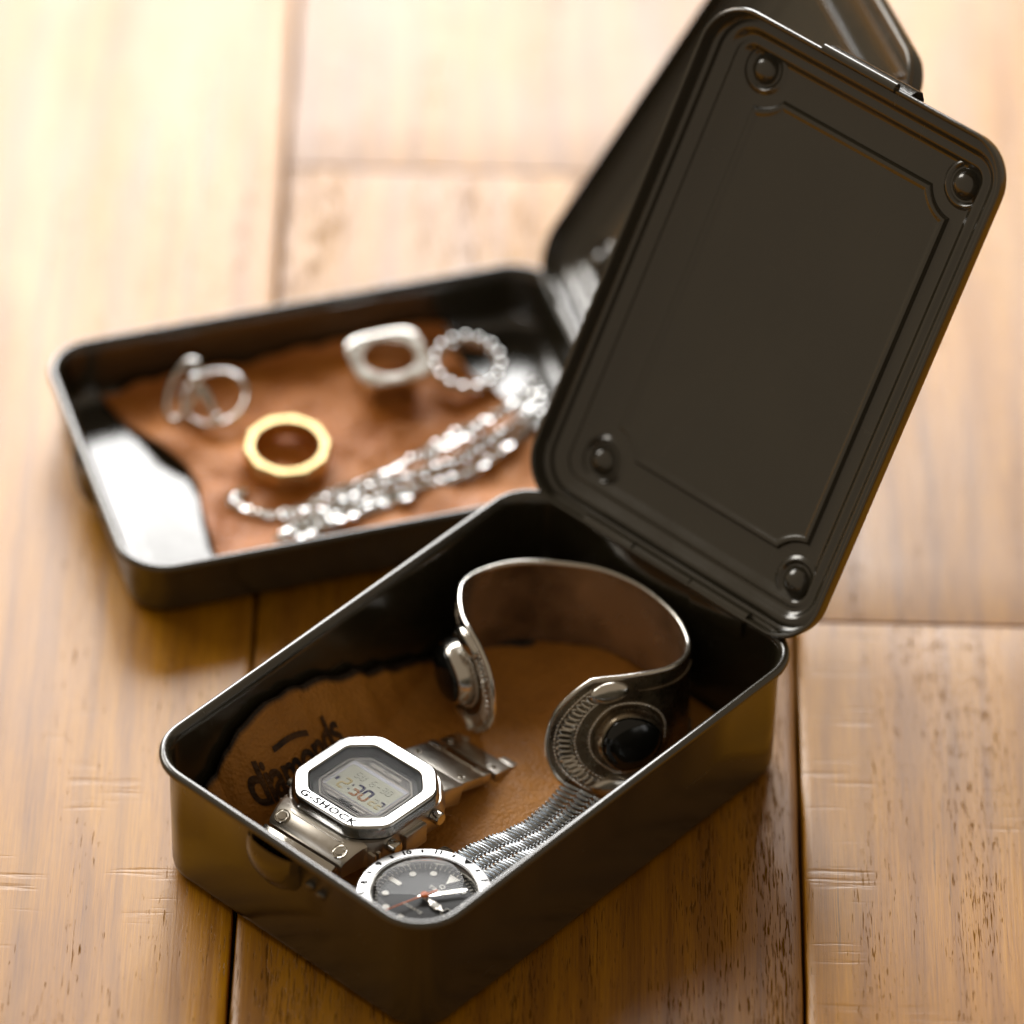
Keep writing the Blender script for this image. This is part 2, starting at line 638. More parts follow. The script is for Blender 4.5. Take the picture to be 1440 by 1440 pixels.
LX0, LX1, LW = -2.4, 149.6, 52.4      # lid plan, its own frame: x away from the hinge
DOME = [(12.3, -38.0), (13.2, 34.4), (134.3, -38.0), (135.3, 34.4)]


def lid_bm():
    cx, hx = (LX0 + LX1) / 2, (LX1 - LX0) / 2
    prof = [(15, -5.2), (9.6, -5.2), (8.0, -4.9), (6.6, -3.6), (5.4, -2.4), (3.8, -1.9), (2.0, -1.7), (.8, -1.2), (.2, -.3), (0, 1.0), (0, 3.4), (-.45, 3.8), (-.65, 4.3), (-.45, 4.8), (0, 5.0), (.5, 4.8),
            (.8, 4.2), (.8, 1.2), (1.0, .2), (1.5, -.7), (2.2, -1.15), (3.0, -1.05), (3.8, -.85), (4.7, -1.05), (5.6, -1.85), (6.4, -2.75), (7.2, -2.95), (8.0, -2.65), (8.8, -2.6), (9.6, -3.1), (10.5, -4.1), (11.4, -4.4), (18, -4.4)]
    rings = []
    for d, h in prof:
        rings.append([(x, y, h) for x, y in rrect(hx - d, LW - d, max(1.5, 13.5 - d), cx, 0, seg=12, mid=8)])
    return loft(rings, True, True)


def lid_panel_bm():
    x0, x1, hw, rr = 17.4, 130.0, 35.6, 10.6
    ysh = -1.8
    pts = []
    corners = [((x1, ysh - hw), DOME[2]), ((x1, ysh + hw), DOME[3]), ((x0, ysh + hw), DOME[1]), ((x0, ysh - hw), DOME[0])]
    for (cx, cy), (dx, dy) in corners:
        # concave arc about the dome from one side of the rectangle to the next (counter-clockwise travel)
        ix = abs(cx - dx)
        iy = abs(cy - dy)
        tx = math.sqrt(max(.1, rr * rr - iy * iy))      # where the arc meets y = cy
        ty = math.sqrt(max(.1, rr * rr - ix * ix))      # where the arc meets x = cx
        sx = -1 if cx > 70 else 1
        sy = -1 if cy > 0 else 1
        pa = (dx + sx * tx, cy)
        pb = (cx, dy + sy * ty)
        if (cx > 70) == (cy < 0):
            s, e = pa, pb
        else:
            s, e = pb, pa
        a0 = math.atan2(s[1] - dy, s[0] - dx)
        a1 = math.atan2(e[1] - dy, e[0] - dx)
        da = (a1 - a0 + PI) % (2 * PI) - PI
        for k in range(11):
            a = a0 + da * k / 10
            pts.append((dx + rr * math.cos(a), dy + rr * math.sin(a)))
    # straight subdivision not needed
    area = sum(p[0] * q[1] - q[0] * p[1] for p, q in zip(pts, pts[1:] + pts[:1]))
    if area < 0:
        pts.reverse()
    rings = []
    for d, h in [(0, -4.6), (.4, -3.9), (.9, -3.35), (1.5, -3.25), (2.1, -3.55), (2.7, -3.9), (3.2, -3.95)]:
        rings.append([(x, y, h) for x, y in path_offset(pts, d)])
    return loft(rings, False, True)


def dome_bm():
    pr = [(7.6, -2.75), (7.0, -2.45), (6.5, -2.0), (6.0, -1.85), (5.6, -2.05), (5.2, -2.5), (4.75, -2.72), (4.35, -2.5)]
    for k in range(0, 9):
        a = R(12 + 78 * k / 8)
        pr.append((4.25 * math.cos(a), -2.9 + 3.5 * math.sin(a)))
    pr[-1] = (0, pr[-1][1])
    return lathe(pr, 36)


def make_box(x, y, yaw, H, t, label, hasp=True):
    root = thing('steel_box', label, 'metal box', (x, y, 0.02), yaw, 'olive steel boxes')
    link('body', body_bm(H), PAINT, root)
    hz = H + .9
    hx = L / 2 + .9
    lid = link('lid', lid_bm(), PAINT, root, True, (hx + 1.0, 0, hz + .2), (0, -t, 0))
    link('panel', lid_panel_bm(), PAINT, lid)
    for dx, dy in DOME:
        bmd = dome_bm()
        link('dome', bmd, PAINT, lid, True, (dx, dy, -1.8))
    if hasp:
        # closing hasp on the free edge of the lid: rolled tube and the plate behind it
        tb = tube_bm([(LX1 + .6, -11.3 + 26 * k / 6, 4.5) for k in range(7)], 1.55, 16)
        link('hasp_tube', tb, PAINT, lid)
        bmp = bmesh.new()
        prof = [(LX1 + .6, 3.2), (LX1 + 1.7, 1.0), (LX1 + 1.6, -2.2), (LX1 - .6, -4.6), (LX1 - 5, -5.6), (LX1 - 15, -5.8)]
        vs = []
        for px, pz in prof:
            vs.append([bmp.verts.new((px, yy, pz)) for yy in (-15.5, -11, 0, 10, 15)])
        for a, b in zip(vs, vs[1:]):
            for k in range(4):
                bmp.faces.new((a[k], a[k + 1], b[k + 1], b[k]))
        bmesh.ops.solidify(bmp, geom=list(bmp.faces), thickness=.7)
        link('hasp_plate', bmp, PAINT, lid)
    # hinge barrels
    for s, (y0, y1) in enumerate(((28, 10.2), (9.6, -11.2), (-11.8, -32.5))):
        r = 1.9 if s != 1 else 1.65
        tb = tube_bm([(hx - 2.6, y0 + (y1 - y0) * k / 4, hz - .1) for k in range(5)], r, 16)
        hb = link('hinge_barrel', tb, PAINT, root)
    fl = bmesh.new()
    for y0, y1, dz in ((-31.5, -12.4, 9.0),):
        add_box(fl, (hx - 4.1, (y0 + y1) / 2, hz - 4.0), (.35, abs(y1 - y0) / 2, 3.2), None, .2)
    link('hinge_leaf', fl, PAINT, root)
    # catch on the front short side: pressed hood and two rivets
    cb = bmesh.new()
    ny, nz = 14, 8
    top, bot = H - 2.4, max(3.0, H - 17.5)
    rows = []
    for i in range(nz + 1):
        v = i / nz
        row = []
        for j in range(ny + 1):
            u = j / ny
            yy = 9.2 - 18.4 * u
            bul = (max(0, math.sin(PI * u)) ** .30) * (max(0, math.sin(PI * (.25 + .75 * v))) ** .5)
            zz = top + (bot - top) * v + (1 - math.sin(PI * u) ** .5) * 5.0 * v
            row.append(cb.verts.new((-L / 2 + 1.35 - 4.4 * max(0, bul), yy + 3.4, zz)))
        rows.append(row)
    for a, b in zip(rows, rows[1:]):
        for j in range(ny):
            cb.faces.new((a[j], a[j + 1], b[j + 1], b[j]))
    link('catch_hood', cb, PAINT, root)
    for ry, rz in ((-9.6, H - 9.5), (-13.6, H - 10.5)):
        rv = lathe([(2.0, 0), (1.9, .7), (1.3, 1.3), (0, 1.6)], 16)
        bmesh.ops.scale(rv, vec=(.8, .8, .8), verts=rv.verts)
        xf(rv, Matrix.Translation((-L / 2 + 1.55, ry, rz)) @ Matrix.Rotation(R(-90), 4, 'Y'))
        link('rivet', rv, PAINT, root)
    return root


H1, T1 = 42.0, 1.0228
H2, T2 = 19.8, 1.03
front_box = make_box(BX, BY, BYAW, H1, T1, 'deep olive steel box in front, lid open, holding both watches and the cuff')
rear_box = make_box(RX, RY, RYAW, H2, T2, 'shallow olive steel tray box behind at left, lid open, holding rings and chain', False)

# ------------------------------------------------------------------ leather pieces
def lerp_tab(tab, x):
    if x <= tab[0][0]:
        return tab[0][1]
    for (a, va), (b, vb) in zip(tab, tab[1:]):
        if x <= b:
            t = (x - a) / (b - a)
            t = t * t * (3 - 2 * t)
            return va + (vb - va) * t
    return tab[-1][1]


def inside_box(a, b, m):
    """keep a point inside the rounded plan of a box, m mm from the rim line"""
    hx, hy, r = L / 2 - m, W / 2 - m, 13.5 - m
    a = max(-hx, min(hx, a))
    b = max(-hy, min(hy, b))
    qx, qy = abs(a) - (hx - r), abs(b) - (hy - r)
    if qx > 0 and qy > 0:
        d = math.hypot(qx, qy)
        if d > r:
            qx, qy = qx * r / d, qy * r / d
            a = math.copysign(hx - r + qx, a)
            b = math.copysign(hy - r + qy, b)
    return a, b


ZT = [(-73, 4), (-62, 11), (-55, 17), (-50, 24), (-44, 29.5), (-36, 32), (-26, 31), (-14, 27), (-3, 21), (10, 14), (22, 8), (34, 3), (74, 0)]


def leather_top(a):
    return max(0, lerp_tab(ZT, a) + 1.2 * noise.noise(Vector((a * .22, 1, 4))) + .6 * noise.noise(Vector((a * .9, 5, 4))))


def leather_relief(a, b, z, b_foot, top):
    k = b - b_foot
    r = 2.0 * math.exp(-(k / 7.0) ** 2) * min(1, top / 15)
    return r + 2.7 + .8 * noise.noise(Vector((a * .035, b * .05, z * .05))) + .22 * noise.noise(Vector((a * .16, b * .2, z * .2)))


def slope_pt(a, d, off):
    """point on the sloping flap of the front leather, d mm up from its foot"""
    top = lerp_tab(ZT, a)
    run = top / 1.75
    q = d / math.hypot(run, top)
    bf = -47.9 + run
    b, z = bf - run * q, top * q
    z += leather_relief(a, b, z, bf, top)
    return Vector((a, -b - off * .868, z + off * .496))


def leather_front():
    bm = bmesh.new()
    na, nv = 84, 56
    lay = bm.verts.layers.float.new('rim')
    rows = []
    for i in range(na + 1):
        a = -73.0 + 146.5 * i / na
        top = leather_top(a)
        run = top / 1.75
        wallb = -47.9 if top > 3 else lerp_tab([(26, -47.6), (40, -46), (50, -41), (60, -33), (70, -22), (76, -10)], a)
        b_foot = wallb + run
        b_right = 47.0 + .8 * noise.noise(Vector((a * .1, 9, 2)))
        length = (b_right - b_foot) + math.hypot(run, top)
        row = []
        for j in range(nv + 1):
            s = j / nv
            s = s ** .8
            d = s * length
            if d <= b_right - b_foot:
                b, z = b_right - d, 0.0
            else:
                q = (d - (b_right - b_foot)) / max(.01, math.hypot(run, top))
                b = b_foot - run * q
                z = top * q
            z += leather_relief(a, b, z, b_foot, top)
            ca, cbb = inside_box(a, b, 3.0)
            v = bm.verts.new((ca, -cbb, z))
            ed = (1 - s) * 0 + max(0, 1 - (1 - s) * length / 4.5) * (1 if a < 60 else .6)
            v[lay] = ed
            row.append(v)
        rows.append(row)
    for p, q in zip(rows, rows[1:]):
        for j in range(nv):
            bm.faces.new((p[j], p[j + 1], q[j + 1], q[j]))
    return bm


def tag_obj(o, label, cat, group=None):
    o['label'] = label
    o['category'] = cat
    if group:
        o['group'] = group


lf = link('leather_sheet', leather_front(), LEATHER1, None, True, (BX, BY, 0), (0, 0, BYAW))
tag_obj(lf, 'dark brown leather sheet lining the front box, with printed stamp, curling up its wall', 'leather')
sol = lf.modifiers.new('thickness', 'SOLIDIFY')
sol.thickness = 1.2 * M
sol.offset = 0

# the stamp printed on the leather: flat letters lying on the slope by the left wall
st = text_bm('diamonds', 11.5, .84, .93, .26)
for v in st.verts:
    k = 1.0 + .28 * max(0, (-v.co.x) / 18)         # the word swells towards its first letter
    v.co.y *= k * 1.45
bmesh.ops.subdivide_edges(st, edges=list(st.edges), cuts=1)
for v in st.verts:
    v.co = slope_pt(-31.5 + v.co.x, 14.6 + v.co.y, .95 + (.1 if v.co.z > 0 else 0))
link('stamp_print', st, STAMPINK, lf, False)
bar = bmesh.new()
prev = None
for k in range(15):
    u = -7 + 13 * k / 14
    c = 6.4 + 1.4 * math.sin(k / 14 * PI) - .16 * k
    p0 = bar.verts.new(slope_pt(-31.5 + u, 16 + c, 1.05))
    p1 = bar.verts.new(slope_pt(-31.5 + u, 16 + c + 2.0, 1.05))
    if prev:
        bar.faces.new((prev[0], p0, p1, prev[1]))
    prev = (p0, p1)
link('stamp_print', bar, STAMPINK, lf, False)


def leather_rear():
    out = [(-62.0, -46.0), (-40, -47.6), (-20.4, -47.4), (0, -48.2), (13.3, -48.6), (30, -48.8), (46.0, -48.8), (45, -40), (45.5, -30), (52.1, -14.5), (56, -2), (60, 12), (63, 24),
           (64, 34), (50, 38), (30, 44.0), (0, 47.5), (-25, 48.0), (-44, 47.8), (-47, 40), (-47.3, 27.8), (-46.5, 14), (-44.4, 1.6), (-45.5, -8), (-52.5, -20.6), (-58, -34)]
    n = 144
    # resample
    per = []
    P = [Vector(p) for p in out]
    tot = sum((P[(i + 1) % len(P)] - P[i]).length for i in range(len(P)))
    i, acc = 0, 0
    for k in range(n):
        d = tot * k / n
        while acc + (P[(i + 1) % len(P)] - P[i]).length < d:
            acc += (P[(i + 1) % len(P)] - P[i]).length
            i += 1
        seg = P[(i + 1) % len(P)] - P[i]
        q = P[i] + seg * ((d - acc) / seg.length)
        q += Vector((noise.noise(Vector((k * .35, 0, 1))), noise.noise(Vector((k * .35, 7, 1))))) * .7
        per.append(q)
    cen = Vector((3, -2))
    bm = bmesh.new()
    lay = bm.verts.layers.float.new('rim')
    rows = []
    nr = 44
    for j in range(1, nr + 1):
        t = j / nr
        row = []
        for q in per:
            p = cen + (q - cen) * t
            x, y = p.x, p.y
            nz = 2.4 * noise.noise(Vector((x * .045 + 3, y * .06, 0))) + 1.4 * noise.noise(Vector((x * .11, y * .10 + 4, 2))) + .5 * noise.noise(Vector((x * .3, y * .3, 5)))
            # a few deliberate folds on the left part
            nz += 2.6 * math.exp(-(((x + 34) * .5 + (y - 2) * .35) / 4.2) ** 2) * math.exp(-((y - 2) / 20) ** 2)
            nz += 1.8 * math.exp(-(((x + 40) * .3 - (y + 12) * .5) / 3.2) ** 2) * math.exp(-((x + 40) / 16) ** 2)
            z = 3.4 + nz
            z = max(1.7, z) if t < .97 else max(1.5, z * .9)
            # keep the sheet from passing through the wall fillet
            z += max(0, (abs(y) - 45.5)) * 1.2
            x, y = inside_box(x, y, 3.0)
            v = bm.verts.new((x, -y, z))
            v[lay] = max(0, (t - .9) * 6)
            row.append(v)
        rows.append(row)
    c = bm.verts.new((cen.x, -cen.y, 4.2))
    for k in range(n):
        bm.faces.new((c, rows[0][k], rows[0][(k + 1) % n]))
    for p, q in zip(rows, rows[1:]):
        for k in range(n):
            bm.faces.new((p[k], q[k], q[(k + 1) % n], p[(k + 1) % n]))
    return bm


lr = link('leather_sheet', leather_rear(), LEATHER2, None, True, (RX, RY, 0), (0, 0, RYAW))
tag_obj(lr, 'bright tan crumpled leather piece under the rings and chain in the rear tray', 'leather')
sol = lr.modifiers.new('thickness', 'SOLIDIFY')
sol.thickness = 1.2 * M
sol.offset = -1


# ------------------------------------------------------------------ digital watch
def octa(w, h, c, z, rr=1.2, seg=4, cx=0, cy=0):
    P = [(w, -(h - c)), (w, h - c), (w - c, h), (-(w - c), h), (-w, h - c), (-w, -(h - c)), (-(w - c), -h), (w - c, -h)]
    pts = []
    n = 8
    for i in range(n):
        p0, p1, p2 = Vector(P[i - 1]), Vector(P[i]), Vector(P[(i + 1) % n])
        d0, d2 = (p0 - p1).normalized(), (p2 - p1).normalized()
        r_ = min(rr, (p0 - p1).length * .45, (p2 - p1).length * .45)
        a, b = p1 + d0 * r_, p1 + d2 * r_
        for k in range(seg + 1):
            t = k / seg
            q = a * (1 - t) ** 2 + p1 * 2 * t * (1 - t) + b * t * t
            pts.append((q.x + cx, q.y + cy, z))
    return pts


GX, GY = box_pt(-31.2, -12.6)[:2]
dw = thing('digital_watch', 'polished steel octagonal digital watch lying face up in the front box', 'watch', (GX, GY, 3.2), BYAW - PI / 2)
dw.rotation_mode = 'QUATERNION'
dw.rotation_quaternion = (Matrix.Rotation(R(-4), 3, 'X') @ Matrix.Rotation(BYAW - PI / 2, 3, 'Z')).to_quaternion()
ZB = 20.8   # top of bezel above the watch's base
# bezel ring
rings = []
for w_, h_, c_, z_, r_ in [(14.0, 13.0, 5.4, ZB - 3.6, 1.4), (14.1, 13.1, 5.4, ZB - .4, 1.4), (14.3, 13.3, 5.5, ZB - .1, 1.5), (14.5, 13.5, 5.5, ZB, 1.5), (14.6, 13.6, 5.6, ZB, 1.6), (17.1, 16.8, 7.15, ZB, 2.4), (17.3, 17.0, 7.2, ZB - .02, 2.4), (17.55, 17.2, 7.3, ZB - .15, 2.6), (17.8, 17.4, 7.4, ZB - .5, 2.6),
                           (18.0, 17.6, 7.5, ZB - 1.1, 3), (18.3, 17.9, 7.5, ZB - 3.4, 3), (17.6, 17.2, 7.2, ZB - 4.2, 3)]:
    rings.append(octa(w_, h_, c_, z_, r_))
bezel = link('bezel', loft(rings, False, False), BEZELSTEEL, dw)
# lettering engraved on the lower bar
tx = text_bm('G-SHOCK', 3.1, 1.3, 1.2, .115)
xf(tx, Matrix.Translation((0.2, -15.15, ZB + .03)))
link('lettering', tx, ENGRAVE, bezel, False)
for k, px in enumerate((-6, 0, 6)):
    tx = text_bm('-', 2.0, .8)
    xf(tx, Matrix.Translation((px, 15.1, ZB)))
    link('lettering', tx, ENGRAVE, bezel, False)
# case under the bezel
rings = [octa(15.5, 18.5, 7, 6.2, 2), octa(17.2, 20.0, 7.2, 8.0, 2), octa(17.9, 20.5, 7.4, 12.5, 2), octa(17.4, 19.5, 7.6, ZB - 4.6, 2), octa(16.8, 17.2, 8, ZB - 4.3, 2)]
link('case', loft(rings, True, True), STEEL2, dw)
# sunken face
fd = ZB - 2.6
rings = [octa(14.05, 13.05, 5.4, fd + 2.0, 1.4), octa(12.8, 12.2, 4.6, fd, 1.4), octa(12.5, 12.1, 4.6, fd - .2, 1.4)]
link('face_wall', loft(rings, False, True), FACEDARK, dw)


def frame_ring(o, i, z, mat, name, parent):
    r = [octa(*o, z - .15, .9), octa(*o, z, .9), octa(*i, z, .8), octa(*i, z - .15, .8)]
    return link(name, loft(r, False, False), mat, parent)


frame_ring((11.9, 10.6, 4.4), (11.45, 10.15, 4.2), fd + .22, FACELINE, 'face_line', dw)
frame_ring((11.1, 9.8, 3.6), (10.6, 7.2, 1.2), fd + .16, GREYPLATE, 'face_ring', dw)
bm = bmesh.new()
add_box(bm, (0, 0, fd + .05), (10.7, 7.2, .1))
link('lcd_frame', bm, FACELINE, dw, False)
bm = bmesh.new()
add_box(bm, (0, 0, fd + .12), (10.1, 6.5, .1))
link('lcd_shade', bm, LCDEDGE, dw, False)
bm = bmesh.new()
add_box(bm, (0.1, -.5, fd + .17), (9.6, 5.7, .1))
link('lcd', bm, LCD, dw, False)
# strips of small print above and below the display
for yy, xs_, hh in ((8.7, (-3.4, 3.0), .42), (8.0, (0,), .2), (-8.3, (-4.6, 0.5, 5.2), .38), (-9.1, (0,), .22)):
    for xx in xs_:
        bm = bmesh.new()
        add_box(bm, (xx, yy, fd + .22), (2.3 if len(xs_) > 1 else 5.5, hh, .06))
        link('print_strip', bm, FACELINE if yy > 0 or abs(xx) > 1 else INK, dw, False)
SEG = {'0': 'abcdef', '1': 'bc', '2': 'abged', '3': 'abgcd', '4': 'fgbc', '5': 'afgcd', '6': 'afgedc', '7': 'abc', '8': 'abcdefg', '9': 'abfgcd', 'S': 'afgcd', 'U': 'bcdef', '-': 'g'}


def digit(ch, x, y, hgt, z, mats, thick=.26, wid=None):
    wid = wid or hgt * .5
    g_ = .1
    pos = {'a': (0, hgt / 2, 1), 'g': (0, 0, 1), 'd': (0, -hgt / 2, 1), 'f': (-wid / 2, hgt / 4, 0), 'b': (wid / 2, hgt / 4, 0), 'e': (-wid / 2, -hgt / 4, 0), 'c': (wid / 2, -hgt / 4, 0)}
    for grp, mt_ in (('afb', mats[0]), ('gedc', mats[1])):
        bm = bmesh.new()
        for s_ in SEG[ch]:
            if s_ in grp:
                px, py, hor = pos[s_]
                add_box(bm, (x + px, y + py, z), (wid / 2 - g_, thick, .05) if hor else (thick, hgt / 4 - g_, .05))
        if bm.verts:
            link('display_segment', bm, mt_, dw, False)
        else:
            bm.free()


dz = fd + .3
for k, ch in enumerate('SU'):
    digit(ch, -5.0 + k * 2.0, 2.6, 2.3, dz, (SEGGREY, SEGGREY), .2)
for k, ch in enumerate('6-30'):
    digit(ch, 0.6 + k * 2.0, 2.6, 2.3, dz, (SEGGREY, SEGGREY), .2)
digit('2', -5.6, -2.5, 4.2, dz, (SEGOCHRE, SEGOCHRE), .32)
digit('3', -0.9, -2.5, 4.4, dz, (SEGBLUE, SEGORANGE), .36)
digit('0', 2.5, -2.5, 4.4, dz, (SEGBLUE, SEGORANGE), .36)
digit('2', 5.9, -3.1, 3.0, dz, (SEGGREY, SEGOCHRE), .24)
digit('2', 8.2, -3.1, 3.0, dz, (SEGBLUE, SEGOCHRE), .24)
bm = bmesh.new()
for yy in (-1.5, -3.5):
    add_box(bm, (-3.1, yy, dz), (.28, .28, .05))
add_box(bm, (-8.5, -2.2, dz), (.5, .7, .05))
link('display_segment', bm, SEGBLUE, dw, False)
# cover glass
gl = loft([octa(14.06, 13.06, 5.4, ZB - .9, 1.4), octa(14.06, 13.06, 5.4, ZB - .55, 1.4)], True, True)
link('cover_glass', gl, COATED, dw, False)
# buttons on both flanks and their guards
for sx in (1, -1):
    for yy in (-8.6, 8.6):
        b_ = lathe([(0, 3.4), (1.6, 3.3), (2.0, 2.9), (2.0, .6), (1.4, .5), (1.4, -1), (0, -1)], 20)
        xf(b_, Matrix.Translation((sx * 17.2, yy, 13.6)) @ Matrix.Rotation(R(90 * sx), 4, 'Y'))
        link('button', b_, STEEL, dw)
    bm = bmesh.new()
    add_box(bm, (sx * 18.4, 0, 11.2), (1.0, 4.2, 3.4), None, .7)
    link('flank_block', bm, STEEL2, dw)
    for yy in (-13.2, -15.0):
        bm = bmesh.new()
        add_box(bm, (sx * 16.6, yy, 11.4), (1.3, .55, 2.2), None, .3)
        link('flank_tooth', bm, STEEL2, dw)


# lug pieces at six and twelve o'clock: sloping plates with two recessed studs
def lug(sgn):
    y0, y1 = 15.6, 24.0
    prof = [(y0, ZB - 4.4), (y0 + 2, ZB - 4.3), (20.0, ZB - 5.0), (23.2, ZB - 6.6), (y1, ZB - 7.9), (y1 - .6, ZB - 12), (y0, ZB - 12.5)]
    hw = [15.6, 15.3, 14.8, 14.0, 13.6, 13.4, 14]
    bm = bmesh.new()
    ringsL = []
    for s_ in (-1, -.93, .93, 1):
        ringsL.append([bm.verts.new((s_ * h_, sgn * y_, z_ - (.5 if abs(s_) == 1 else 0))) for (y_, z_), h_ in zip(prof, hw)])
    n = len(prof)
    for a, b in zip(ringsL, ringsL[1:]):
        for k in range(n):
            bm.faces.new((a[k], a[(k + 1) % n], b[(k + 1) % n], b[k]))
    bm.faces.new(ringsL[0])
    bm.faces.new(ringsL[-1])
    o = link('lug_plate', bm, STEEL2, dw)
    for sx in (-1, 1):
        sd = lathe([(0, .35), (1.15, .32), (1.35, .1), (1.45, -.15), (1.75, -.15), (1.95, .25), (2.15, .3), (2.3, -.3)], 24)
        ang = R(24) * -sgn
        xf(sd, Matrix.Translation((sx * 10.8, sgn * 21.6, ZB - 5.62)) @ Matrix.Rotation(ang, 4, 'X'))
        link('stud', sd, STEEL, o)


lug(-1)
bm = bmesh.new()
add_box(bm, (0, 21.5, 9.0), (12.5, 4.6, 3.2), Matrix.Rotation(R(-20), 3, 'X'), .8)
link('lug_plate', bm, STEEL2, dw)
# bracelet links: polished bars at six o'clock dropping along the front wall
for k, (yy, zz, rx, rr_) in enumerate([(26.3, 11.6, 14.0, 1.9), (30.0, 9.4, 14.4, 2.0), (33.7, 6.4, 13.6, 2.0)]):
    bm = bmesh.new()
    add_box(bm, (0, -yy, zz), (rx - .6, 1.65, 2.0), Matrix.Rotation(R(-28 - 12 * k), 3, 'X').inverted(), .8)
    link('bracelet_link', bm, STEEL, dw)
# and the plates at twelve
for k, (yy, zz, tilt, hl) in enumerate([(31.8, 6.6, -17, 5.0), (44.6, 2.4, -14, 3.4)]):
    rot = Matrix.Rotation(R(tilt), 3, 'X')
    bm = bmesh.new()
    add_box(bm, (0, yy, zz), (10.9, hl, 1.5), rot, .35)
    o = link('bracelet_link', bm, STEEL2, dw)
    for sx in (-1, 1):
        bm = bmesh.new()
        add_box(bm, Vector((sx * 8.4, yy, zz)) + rot @ Vector((0, hl + 1.2, .25)), (2.6, 1.5, 1.5), rot, .45)
        link('link_knuckle', bm, STEEL2, o)
        sd = lathe([(0, .2), (.7, .2), (.8, -.05), (1.0, -.05), (1.15, .12), (1.25, -.1)], 16)
        xf(sd, Matrix.Translation(Vector((sx * 8.2, yy, zz)) + rot @ Vector((0, -hl * .45, 1.52))) @ rot.to_4x4())
        link('rivet', sd, STEEL, o)
    bm = tube_bm([(-10.6, 0, 0), (10.6, 0, 0)], .75, 12)
    xf(bm, Matrix.Translation(Vector((0, yy, zz)) + rot @ Vector((0, hl + 2.6, -.3))))
    link('link_pin', bm, STEEL, o)

# ------------------------------------------------------------------ analog watch with expansion band
TX, TY = box_pt(-48.8, 26.0)[:2]
TZ = 11.0
aw = thing('analog_watch', 'silver wristwatch with round charcoal dial and orange seconds hand in front corner', 'watch', (TX, TY, TZ), BYAW - PI / 2)
aw.rotation_mode = 'QUATERNION'
aw.rotation_quaternion = (Matrix.Rotation(R(-4), 3, 'X') @ Matrix.Rotation(BYAW - PI / 2, 3, 'Z')).to_quaternion()
link('case', lathe([(0, 0), (14, 0), (16.4, 1.5), (17.8, 4), (18, 7.6), (17.2, 8.6), (15, 8.6)], 72), STEEL, aw)
# rotating bezel with notched edge
bm = bmesh.new()
n = 144
prof = [(18.2, 7.6), (18.55, 8.0), (18.6, 9.3), (18.45, 9.62), (18.3, 9.74), (18.1, 9.78), (15.4, 10.33), (15.2, 10.36), (14.95, 10.25), (14.75, 9.6)]
rings = []
for r_, z_ in prof:
    rings.append([((r_ - (.22 if (k % 3 == 0 and 8 <= z_ < 9.5) else 0)) * math.cos(2 * PI * k / n), (r_ - (.22 if (k % 3 == 0 and 8 <= z_ < 9.5) else 0)) * math.sin(2 * PI * k / n), z_) for k in range(n)])
bez = link('bezel', loft(rings, False, False), BRUSHED, aw)
btilt = math.atan(.6 / 2.95)


def bez_mat(deg, r):
    a = R(90 - deg)
    z = 9.75 + (18.25 - r) * .2034 + .05
    return Matrix.Translation((r * math.cos(a), r * math.sin(a), z)) @ Matrix.Rotation(a - PI / 2, 4, 'Z') @ Matrix.Rotation(-btilt, 4, 'X')


for h in range(1, 12):
    tx = text_bm(str(h), 2.8, 1.0, 1.0, .12)
    xf(tx, bez_mat(h * 30, 16.75))
    link('numeral', tx, INK, bez, False)
for h in range(12):
    bm = bmesh.new()
    add_box(bm, (0, 0, 0), (.34, .75, .07))
    xf(bm, bez_mat(h * 30 + 15, 16.9))
    link('tick', bm, INK, bez, False)
bm = bmesh.new()
vs = [bm.verts.new(p) for p in ((-1.5, 1.15, .06), (0, -1.2, .06), (1.5, 1.15, .06))]
bm.faces.new(vs)
xf(bm, bez_mat(0, 16.8))
link('marker', bm, INK, bez, False)
# rehaut and dial
link('rehaut', lathe([(14.8, 9.7), (14.55, 9.9), (14.2, 9.5), (14.0, 8.0), (13.9, 7.2)], 72), STEEL, aw)
dial = link('dial', lathe([(14.2, 7.3), (0, 7.35)], 72), DIAL, aw)
dzz = 7.42


def on_dial(deg, r, z=dzz):
    a = R(90 - deg)
    return Matrix.Translation((r * math.cos(a), r * math.sin(a), z)) @ Matrix.Rotation(a - PI / 2, 4, 'Z')


for h in range(12):
    if h in (0, 3):
        continue
    bm = bmesh.new()
    if h in (6, 9):
        add_box(bm, (0, 0, 0), (.75, 2.0, .07), None)
    else:
        bm.free()
        bm = lathe([(1.0, 0), (.95, .1), (0, .12)], 20)
    xf(bm, on_dial(h * 30, 10.9))
    link('index', bm, WHITEPRINT, dial, False)
bm = bmesh.new()
vs = [bm.verts.new(p) for p in ((-1.9, 1.7, .06), (0, -2.3, .06), (1.9, 1.7, .06))]
bm.faces.new(vs)
xf(bm, on_dial(0, 10.7))
link('index', bm, WHITEPRINT, dial, False)
bm = bmesh.new()
for k in range(60):
    t = bmesh.new()
    add_box(t, (0, 0, 0), (.12 if k % 5 else .22, .45, .05))
    xf(t, on_dial(k * 6, 13.2))
    merge(bm, t)
link('minute_track', bm, WHITEPRINT, dial, False)
tx = text_bm('TIMEX', 1.7, 1.1, 1.1, .02)
xf(tx, Matrix.Translation((0, 4.9, dzz)))
link('lettering', tx, WHITEPRINT, dial, False)
tx = text_bm('Q', 2.0, 1.1, 1, .02)
xf(tx, Matrix.Translation((0, 7.0, dzz)))
link('lettering', tx, WHITEPRINT, dial, False)
tx = text_bm('QUARTZ', 1.25, 1.15, 1.25, .02)
xf(tx, Matrix.Translation((0, -4.9, dzz)))
link('lettering', tx, WHITEPRINT, dial, False)
